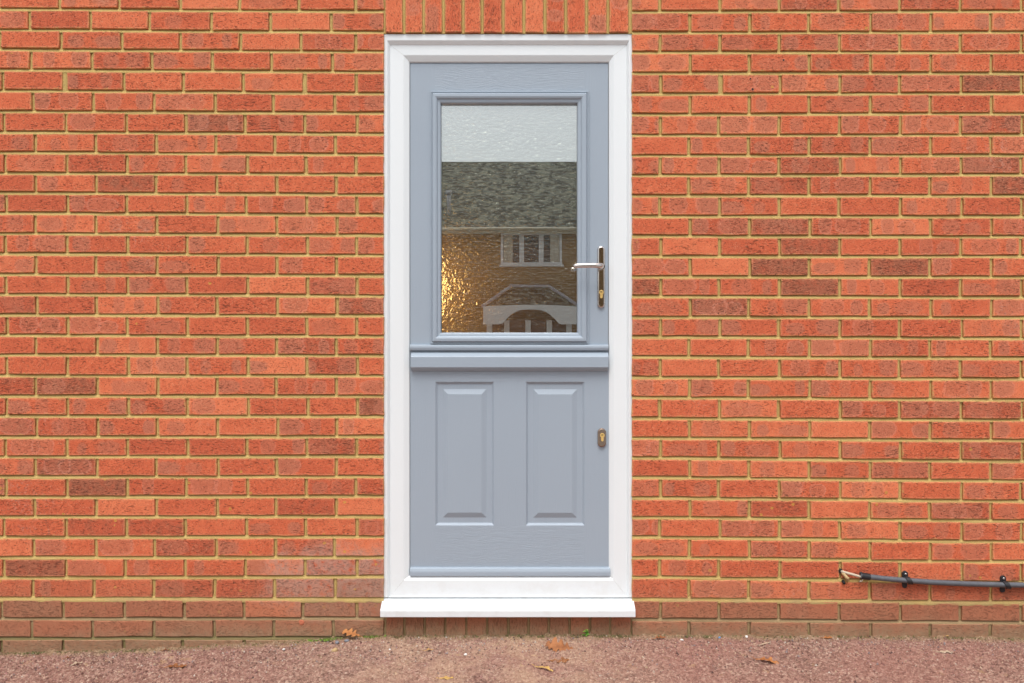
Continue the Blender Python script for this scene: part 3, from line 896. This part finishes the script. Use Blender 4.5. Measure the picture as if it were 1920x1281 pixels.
m.tube([(X(1578), .002, Z(1071)), (X(1582), -.006, Z(1076)), (X(1585), -.009, Z(1081)), (X(1588), -.007, Z(1086)), (X(1587), -.002, Z(1089))], [.006, .0075, .0068, .0075, .004], 8)
m.tube([(X(1584), -.004, Z(1080)), (X(1589), -.008, Z(1083)), (X(1591), -.004, Z(1085))], [.004, .005, .002], 7)
m.build('sealant_blob', M['sealant'], con)
m = MB(); m.tube([(X(1576.5), .004, Z(1071)), (X(1575.5), -.0022, Z(1071))], [.0085, .0075], 10)
m.build('drilled_hole', M['dark'], con)
m = MB(); m.tube([(X(1581), .002, Z(1090)), (X(1581), -.012, Z(1092.5))], [.006, .0045], 10)
m.build('hole_plug', M['dark'], con)
for cxp, czp in ((1696, 1088.2), (1879.5, 1096.6)):
    m = MB()
    tz0 = czp - 12.6
    m.extrude_outline([(X(cxp) + .0108 * math.cos(a), Z(tz0) + .0108 * math.sin(a) - (.009 if math.sin(a) < -.1 else 0)) for a in [2 * math.pi * k / 18 for k in range(18)]], -.0065, .001, .0018)
    m.extrude_outline([(X(cxp - .5) + .0095 * math.cos(a), Z(czp + 9.5) + .0095 * math.sin(a) + (.006 if math.sin(a) > .1 else 0)) for a in [2 * math.pi * k / 18 for k in range(18)]], -.0045, .001, .0015)
    # saddle band, canted over the pipe
    pts = []
    for k in range(15):
        a = math.radians(-100 + 200 * k / 14)
        pts.append((X(cxp + 7.5, CY) - .006 * math.sin(a) * 1.0 , CY - .0118 * math.cos(a), Z(czp + .6, CY) + .0118 * math.sin(a)))
    vs = []
    for (a_, b_, c_) in pts:
        for e_, f_ in ((-.0085, 0), (.0085, 0), (.0085, .0022), (-.0085, .0022)):
            nv = Vector((0, b_ - CY, c_ - Z(czp + .6, CY))).normalized()
            vs.append((a_ + e_, b_ + nv.y * f_, c_ + nv.z * f_))
    fs = [(4 * i + q, 4 * i + (q + 1) % 4, 4 * i + 4 + (q + 1) % 4, 4 * i + 4 + q) for i in range(14) for q in range(4)] + [(0, 1, 2, 3), (56, 57, 58, 59)]
    m.add(vs, fs)
    cl = m.build('pipe_clip', M['black'], con)
    q = MB(); q.tube([(X(cxp + .5), -.005, Z(tz0)), (X(cxp + .5), -.0082, Z(tz0)), (X(cxp + .5), -.0095, Z(tz0))], [.0046, .0044, .0022], 12)
    q.build('screw', M['screw'], cl)

# ------------------------------------------------------------------ fallen leaves, pebbles, weed, moss
def leaf_mesh(length, width, lobes, curl, seed, stem=.22):
    rr = random.Random(seed)
    n = 22; vs = []; fs = []
    for i in range(n + 1):
        t = i / n
        env = math.sin(math.pi * min(1, t * .92 + .06)) ** .75 * (0.65 + .5 * t)
        row = []
        for sgn in (-1, 1):
            ph = rr.uniform(-.04, .04)
            lob = .62 + .38 * math.cos(2 * math.pi * lobes * (t + ph + .03 * sgn))
            row.append(max(.03, env * lob) * width / 2)
        x = (t - .5) * length
        mid = curl * math.sin(t * 3.1) * .35 + .02 * length * math.sin(t * 7 + seed)
        k = curl * (.7 + .5 * math.sin(t * 4 + seed))
        vs += [(x + .06 * length, -row[0], mid + k * (row[0] / width * 2) ** 2 * 1.0 + rr.uniform(-.1, .1) * curl), (x + .02 * length, -row[0] * .5, mid + k * .22), (x, 0, mid),
               (x + .02 * length, row[1] * .5, mid + k * .2), (x + .06 * length, row[1], mid + k * .7 * (row[1] / width * 2) ** 2 + rr.uniform(-.1, .1) * curl)]
    for i in range(n):
        for q in range(4):
            fs.append((i * 5 + q, i * 5 + q + 1, (i + 1) * 5 + q + 1, (i + 1) * 5 + q))
    return vs, fs
LEAFS = {
    'russet': mat_leaf('russet_leaf', (.22, .078, .028), (.38, .15, .055)),
    'orange': mat_leaf('orange_leaf', (.33, .12, .036), (.48, .205, .07)),
    'tan': mat_leaf('tan_leaf', (.40, .21, .07), (.54, .34, .14)),
    'brown': mat_leaf('brown_leaf', (.17, .06, .022), (.34, .14, .05)),
    'pale': mat_leaf('pale_leaf', (.40, .30, .20), (.58, .46, .34)),
    'yellow': mat_leaf('yellow_leaf', (.48, .28, .075), (.60, .39, .13)),
}
def leaf(px, py, wpx, rot, kind, label, lobes=4.5, aspect=.55, curl=.012, tilt=(0, 0), lift=.004, seed=1, y=None, at=None):
    if at is not None: gx, gy, gz = at
    else:
        gx, gy, gz = ground_at(px, py)
    ln = wpx / S * (CAMD + gy) / CAMD
    vs, fs = leaf_mesh(ln, ln * aspect, lobes, curl, seed)
    thick = .0006
    nv = len(vs)
    m = MB(); m.add(vs, fs, 0, True)
    # stalk
    m.tube([(-.5 * ln, 0, vs[2][2]), (-.58 * ln, .01 * ln, .002), (-.70 * ln, .03 * ln, .003)], [.0011, .0009, .0007], 5)
    o = m.build('fallen_leaf', LEAFS[kind])
    zmin = min(v.co.z for v in o.data.vertices)
    o.location = (gx, gy, gz + lift - zmin * .6)
    o.rotation_euler = (Euler((tilt[0] + R(5), tilt[1], 0)).to_matrix() @ Matrix.Rotation(rot, 3, 'Z')).to_euler()
    tag(o, label, 'leaf', 'dead leaves on the ground')
    return o
leaf(662, 1198, 40, 2.6, 'orange', 'orange brown oak leaf propped against the wall left of the sill', 3.5, .62, .016, (R(20), R(-10)), .012, 2, at=(X(662), -.022, ground_z(X(662)) + .008))
leaf(1052, 1217, 54, 3.0, 'russet', 'large russet oak leaf lying in front of the sill below the green weed', 4.5, .72, .014, (R(24), R(4)), .004, 3)
leaf(1019, 1256, 38, -.55, 'yellow', 'narrow yellow tan curled leaf below the large russet leaf', 3, .36, .010, (0, 0), .003, 4)
leaf(1437, 1242, 42, -.5, 'orange', 'bright orange leaf with pointed lobes lying out on the tarmac under the conduit end', 3.2, .52, .010, (0, 0), .003, 5)
leaf(327, 1252, 40, .18, 'brown', 'dark brown flat leaf on the tarmac at the far left', 4, .5, .004, (0, 0), .003, 6)
leaf(1236, 1199, 24, .3, 'russet', 'small crumpled russet leaf scrap at the wall foot just right of the sill', 3, .6, .010, (0, 0), .003, 7)
leaf(1551, 1198, 20, .1, 'orange', 'small orange leaf scrap at the wall foot below the loose cable', 2.5, .7, .007, (0, 0), .003, 8)
leaf(1769, 1194.5, 32, .05, 'tan', 'curled tan leaf lying against the wall foot under the conduit', 3.5, .42, .012, (R(14), 0), .004, 9)
leaf(1771, 1224, 30, -.12, 'pale', 'pale bleached leaf pressed flat on the tarmac under the conduit', 3, .5, .002, (0, 0), .002, 10)
leaf(142, 1247, 22, .7, 'pale', 'pale grey leaf scrap on the tarmac at the far left corner', 2, .5, .006, (0, 0), .002, 12)
leaf(836, 1273, 26, .1, 'yellow', 'flat yellow leaf near the bottom edge below the left half of the sill', 2, .6, .002, (0, 0), .002, 13)
leaf(1048, 1240, 36, .1, 'brown', 'dark rotted leaf flattened between the russet leaf and the yellow leaf', 3, .8, .005, (0, 0), .002, 14)
leaf(1434, 1210, 26, .35, 'pale', 'dry grey brown leaf curl just above the bright orange leaf', 3, .32, .010, (0, 0), .003, 15)
leaf(1918, 1086, 20, 1.2, 'tan', 'tan leaf caught on the wall above the conduit at the right edge', 2.5, .6, .006, (R(70), R(10)), 0, 16, at=(X(1918), -.014, Z(1084)))
leaf(803, 1221, 17, .2, 'tan', 'tiny tan leaf scrap below the left end of the sill', 2, .6, .006, (0, 0), .002, 17)
leaf(126, 1236, 12, .4, 'brown', 'black brown scrap of bark on the tarmac at the far left', 2, .6, .006, (0, 0), .002, 18)
leaf(310, 1221, 12, .4, 'brown', 'dark scrap of leaf tucked at the wall foot left of the door', 2, .6, .006, (0, 0), .002, 19)

stone_mats = {k: mat_plain(k + '_stone', c, .8, 0, .15, 90, .001) for k, c in dict(tan=(.48, .33, .16), slate=(.20, .205, .23), white=(.74, .72, .68), blue=(.14, .28, .48)).items()}
def pebble(px, py, wpx, kind, label, seed):
    gx, gy, gz = ground_at(px, py)
    gy = min(gy, -.008)
    bm = bmesh.new(); bmesh.ops.create_icosphere(bm, subdivisions=2, radius=.5)
    for v in bm.verts:
        nn = mnoise.noise(v.co * 2.2 + Vector((seed * 7.1, 0, 0)))
        v.co *= 1 + .28 * nn
        v.co.x *= wpx / S; v.co.y *= wpx / S * .75; v.co.z *= wpx / S * .62
    for f in bm.faces: f.smooth = True
    me = bpy.data.meshes.new('pebble'); bm.to_mesh(me); bm.free()
    o = mesh_obj('pebble', me, None, stone_mats[kind])
    o.location = (gx, gy, gz + wpx / S * .22); o.rotation_euler = (0, 0, seed)
    tag(o, label, 'pebble', 'loose pebbles on the tarmac')
pebble(628, 1222, 13, 'tan', 'tan egg shaped pebble on the tarmac below the propped oak leaf', 1)
pebble(632, 1207, 10, 'slate', 'slate blue pebble left of the propped oak leaf at the wall foot', 2)
pebble(650, 1204, 10, 'slate', 'dark grey pebble tucked under the propped oak leaf', 3)
pebble(873, 1229, 7, 'white', 'white stone chip on the tarmac below the middle of the sill', 4)
pebble(731, 1219, 5, 'white', 'tiny white stone chip below the left corner of the sill', 5)
pebble(1278, 1202, 7, 'white', 'white stone chip beside the russet leaf scrap at the wall foot', 6)
pebble(1349, 1197, 6, 'blue', 'tiny blue chip at the wall foot between door and conduit', 7)
pebble(1400, 1196, 8, 'white', 'whitish stone chip at the wall foot right of the blue chip', 8)
pebble(1228, 1199.5, 6, 'white', 'cream chip touching the left side of the russet scrap', 9)
pebble(532, 1219, 6, 'white', 'small white chip on the tarmac left of the tan pebble', 10)

# green weed at the wall foot
wx, wy, wz = X(1098), -.016, ground_z(X(1098))
weed = empty('weed', (wx, wy, wz))
tag(weed, 'small bright green weed growing at the wall foot under the sill', 'plant')
gm = [mat_leaf('weed_leaf', (.10, .32, .03), (.22, .50, .07)), mat_leaf('weed_leaf_young', (.28, .48, .05), (.42, .56, .12))]
rw = random.Random(4)
m = MB(); m.tube([(wx, wy, wz - .005), (wx + .001, wy, wz + .012), (wx - .001, wy, wz + .024)], [.0016, .0013, .0008], 6); m.build('stem', gm[0], weed)
for k in range(15):
    ang = k * 2.4; hgt = .004 + .024 * (k / 14); ln = .015 * rw.uniform(.8, 1.2) * (1.15 - .5 * k / 14); el = rw.uniform(.1, .9)
    dirv = Vector((math.cos(ang) * math.cos(el), math.sin(ang) * math.cos(el) * .8, math.sin(el))); side = Vector((-math.sin(ang), math.cos(ang), .1)).normalized()
    b0 = Vector((wx, wy, wz + hgt))
    vs = []
    for t, w_ in ((0, .12), (.3, .7), (.6, 1.0), (.85, .7), (1.0, .08)):
        c0 = b0 + dirv * ln * t - Vector((0, 0, .004 * t * t))
        vs += [c0 - side * w_ * .0042, c0 + Vector((0, 0, -.0008)), c0 + side * w_ * .0042]
    m = MB(); m.add(vs, [(i * 3 + q, i * 3 + q + 1, i * 3 + 4 + q, i * 3 + 3 + q) for i in range(4) for q in range(2)], 0, True)
    m.build('leaf', gm[1] if k > 11 else gm[0], weed)

# moss tufts and loose grit along the wall foot
rg = random.Random(21)
def scatter(name, mats, label, pts_fn, count, size):
    m = MB()
    for _ in range(count):
        px_, y_, s_, mi = pts_fn()
        x_ = X(px_); z_ = ground_z(x_) + .002
        q = [(x_ + rg.uniform(-.7, .7) * s_, y_ + rg.uniform(-.6, .6) * s_, z_ - s_ * .3), (x_ + rg.uniform(.3, 1) * s_, y_ + rg.uniform(-.9, .4) * s_, z_ - s_ * .3), (x_ + rg.uniform(-1, -.2) * s_, y_ + rg.uniform(-.9, .4) * s_, z_ - s_ * .2), (x_ + rg.uniform(-.4, .4) * s_, y_ - rg.uniform(0, .4) * s_, z_ + s_ * rg.uniform(.4, 1.1))]
        m.add(q, [(0, 1, 3), (1, 2, 3), (2, 0, 3)], mi)
    o = m.build(name, mats)
    tag(o, label, None, None, 'stuff')
def moss_pt():
    if rg.random() < .16: c = rg.choice((585, 612, 618, 606, 625, 690, 700)); px_ = rg.gauss(c, 7); g = 0
    elif rg.random() < .5: px_ = rg.gauss(rg.choice((1065, 1120, 1150, 985, 1000, 1330, 1820, 1880, 240, 60, 130)), 26); g = 1
    else: px_ = rg.uniform(-300, 2200); g = 1
    mi = 0 if g == 0 and rg.random() < .75 else (1 if rg.random() < .5 else 2)
    return px_, rg.uniform(-.016, .003), rg.uniform(.002, .0072), mi
moss_m = [mat_plain('bright_moss', (.17, .27, .035), .9, 0, .3, 60), mat_plain('olive_moss', (.14, .13, .045), .9, 0, .3, 60), mat_plain('dry_silt', (.28, .20, .105), .95, 0, .3, 80)]
scatter('moss', moss_m, 'thin line of moss and silt along the wall foot', moss_pt, 2600, 1)
def grit_pt():
    px_ = rg.uniform(-250, 2170); y_ = -abs(rg.gauss(0, .16)) - .004
    return px_, max(y_, -.5), rg.choice((.0022, .0028, .0034, .0042, .0055)), rg.choice((0, 0, 0, 0, 1, 1, 2, 2, 3, 4))
grit_m = [mat_plain('red_grit', (.33, .165, .145), .9, 0, .3, 120), mat_plain('dark_grit', (.10, .055, .05), .9, 0, .3, 120), mat_plain('buff_grit', (.50, .36, .24), .9, 0, .2, 120), mat_plain('white_grit', (.52, .45, .38), .9, 0, .2, 120), mat_plain('grey_grit', (.26, .22, .22), .9, 0, .2, 120)]
scatter('grit', grit_m, 'loose reddish grit and stone chips scattered on the tarmac', grit_pt, 5200, 1)

# ------------------------------------------------------------------ house over the road, seen mirrored in the door glass
HS = 55.0; HY = -24.6
def hx(px): return (px - 960) / HS
def hz(py, k=HS): return (640.5 - py) / k + H
GZ = -.5
fb, tiles = mat_far_brick(), mat_tiles()
white = mat_plain('white_house_paint', (.80, .80, .78), .5, 0, .03, 3)
pane_m = mat_plain('dark_window_glass', (.035, .04, .045), .05, 0, .2, 2)
cur_m = mat_plain('window_curtain', (.62, .58, .48), .9, 0, .1, 6)
house = empty('brick_house', (0, HY - 3.5, GZ))
tag(house, 'brown brick house with dark tiled roof mirrored in the door glass', 'house')
HX0, HX1 = -9.0, 9.5
ez_ = hz(430)
m = MB(); m.box(HX0, HX1, HY - 7.5, HY, GZ, ez_); m.build('wall', fb, house)
rz_ = 8.05; ry = HY - 3.75
m = MB()
m.add([(HX0 - .3, HY + .35, ez_ - .1), (HX1 + .3, HY + .35, ez_ - .1), (HX1 + .3, ry, rz_), (HX0 - .3, ry, rz_), (HX0 - .3, HY - 7.85, ez_ - .1), (HX1 + .3, HY - 7.85, ez_ - .1)],
      [(0, 1, 2, 3), (3, 2, 5, 4), (0, 3, 4), (1, 5, 2), (0, 4, 5, 1)])
m.build('roof', tiles, house)
m = MB(); m.box(HX0 - .3, HX1 + .3, HY + .36, HY + .40, ez_ - .20, ez_ - .02); m.tube([(HX0 - .3, HY + .45, ez_ - .06), (HX1 + .3, HY + .45, ez_ - .06)], .06, 8)
m.build('gutter', mat_plain('cream_gutter', (.50, .43, .30), .5, 0, .05, 3), house)
def house_window(x0, x1, z0, z1, n, y=HY):
    m = MB(); f = .085
    m.box(x0, x1, y, y + .06, z0, z0 + f); m.box(x0, x1, y, y + .06, z1 - f, z1)
    wd = (x1 - x0 - f) / n
    for i in range(n + 1):
        k = f if i in (0, n) else f * 1.9
        xa = x0 + i * wd + f / 2 - k / 2
        m.box(xa, xa + k, y, y + .06, z0 + f, z1 - f)
    m.box(x0 - .05, x1 + .05, y, y + .12, z0 - .06, z0)
    wo = m.build('window', white, house)
    for i in range(n):
        q = MB(); q.box(x0 + i * wd + f, x0 + (i + 1) * wd, y + .012, y + .03, z0 + f, z1 - f); q.build('pane', pane_m, wo)
    for xa, xb in ((x0 + .10, x0 + .40), (x1 - .40, x1 - .10)):
        q = MB(); vs = []
        for i in range(25):
            t0 = xa + (xb - xa) * i / 24; d0 = y + .040 + .010 * math.sin(i * 1.55)
            vs += [(t0, d0, z0 + f), (t0, d0, z1 - f), (t0, d0 - .004, z0 + f), (t0, d0 - .004, z1 - f)]
        q.add(vs, [(4 * i, 4 * i + 1, 4 * i + 5, 4 * i + 4) for i in range(24)] + [(4 * i + 2, 4 * i + 6, 4 * i + 7, 4 * i + 3) for i in range(24)])
        q.build('curtain', cur_m, wo)
house_window(hx(939), hx(1053.5), hz(497), hz(437), 3)
house_window(-6.6, -4.6, hz(497), hz(437), 3); house_window(5.0, 7.0, hz(497), hz(437), 3)
house_window(-6.8, -4.4, .55, 1.75, 3)
# entrance porch: hipped tile canopy, white curved fascia, glazed door screen
PY = HY + 1.1; k2 = 58.0
def qx(px): return (px - 960) / k2
def qz(py): return (640.5 - py) / k2 + H
m = MB()
a = [(qx(903), PY, qz(574)), (qx(1088), PY, qz(574)), (qx(1032), HY + .25, qz(532)), (qx(958), HY + .25, qz(532)), (qx(903), HY, qz(574)), (qx(1088), HY, qz(574)), (qx(1032), HY, qz(532)), (qx(958), HY, qz(532))]
m.add(a, [(0, 1, 2, 3), (0, 3, 7, 4), (1, 5, 6, 2), (3, 2, 6, 7), (0, 4, 5, 1)])
po = m.build('porch_roof', tiles, house)
m = MB()
m.tube([(a[0][0], PY + .02, a[0][2]), (a[3][0], a[3][1] + .04, a[3][2]), (a[2][0], a[2][1] + .04, a[2][2]), (a[1][0], PY + .02, a[1][2])], .055, 8)
m.build('hip_trim', mat_plain('grey_lead', (.42, .42, .46), .5), po)
m = MB(); n_ = 24; vs = []
for yy in (PY + .06, PY):
    for i in range(n_ + 1):
        t = i / n_; px_ = 905 + (1086 - 905) * t; u = abs(2 * t - 1)
        top = qz(574 - 3 * (1 - u * u)); bot = qz(608) if u > .60 else qz(580 + 28 * max(0, (u - .1) / .5) ** 2.2)
        vs += [(qx(px_), yy, top), (qx(px_), yy, bot)]
nn = 2 * (n_ + 1)
fs = []
for i in range(n_):
    b0 = 2 * i
    fs += [(b0, b0 + 1, b0 + 3, b0 + 2), (nn + b0, nn + b0 + 2, nn + b0 + 3, nn + b0 + 1), (b0 + 1, nn + b0 + 1, nn + b0 + 3, b0 + 3), (b0, b0 + 2, nn + b0 + 2, nn + b0)]
m.add(vs, fs); m.build('fascia', white, house)
m = MB()
for px_ in (916, 950, 991, 1032, 1070): m.box(qx(px_) - .09, qx(px_) + .09, HY + .55, HY + .65, GZ, qz(600))
m.box(qx(910), qx(1078), HY + .55, HY + .65, qz(612), qz(600)) if False else None
sc_ = m.build('entrance_screen', white, house)
m = MB(); m.box(qx(910), qx(1076), HY + .50, HY + .54, GZ, qz(598)); m.build('pane', mat_plain('brown_door_panel', (.085, .03, .02), .4), sc_)
# vent pipe through the roof
m = MB(); vx = hx(848) * 1.08
zt = ez_ - .1 + (rz_ - ez_ + .1) * .22; vy = HY + .35 + (ry - HY - .35) * .22
m.tube([(vx, vy, zt - .1), (vx, vy, zt + .75)], .07, 10); m.tube([(vx, vy, zt + .66), (vx, vy, zt + .8)], .11, 10)
m.build('vent_pipe', mat_plain('grey_vent', (.45, .45, .47), .5), house)

# clipped shrub by the house, also mirrored low in the glass
rs = random.Random(9)
shrub = empty('shrub', (-1.75, HY + 3.2, GZ))
tag(shrub, 'green leafy shrub in front of the house mirrored in the door glass', 'shrub')
m = MB()
for _ in range(2600):
    u = Vector((rs.gauss(0, 1), rs.gauss(0, 1), rs.gauss(0, 1))).normalized() * rs.uniform(.55, 1) ** .4
    c0 = Vector((-1.9 + u.x * .95, HY + 3.2 + u.y * .6, GZ + .95 + u.z * .85 + .14 * math.sin(u.x * 7)))
    a1 = Vector((rs.uniform(-1, 1), rs.uniform(-1, 1), rs.uniform(-.6, .6))).normalized() * .07; b1 = a1.cross(Vector((rs.uniform(-1, 1), rs.uniform(-1, 1), 1))).normalized() * .035
    m.add([c0 - a1, c0 + b1, c0 + a1, c0 - b1], [(0, 1, 2, 3)])
m.build('foliage', mat_leaf('shrub_leaf', (.05, .09, .02), (.12, .18, .045)), shrub)
m = MB()
for k in range(5): m.tube([(-1.9 + .1 * k - .2, HY + 3.2, GZ - .05), (-1.9 + .28 * (k - 2), HY + 3.2 + .1 * (k % 2), GZ + .9)], [.03, .012], 6)
m.build('stem', mat_plain('shrub_bark', (.10, .07, .045), .9), shrub)
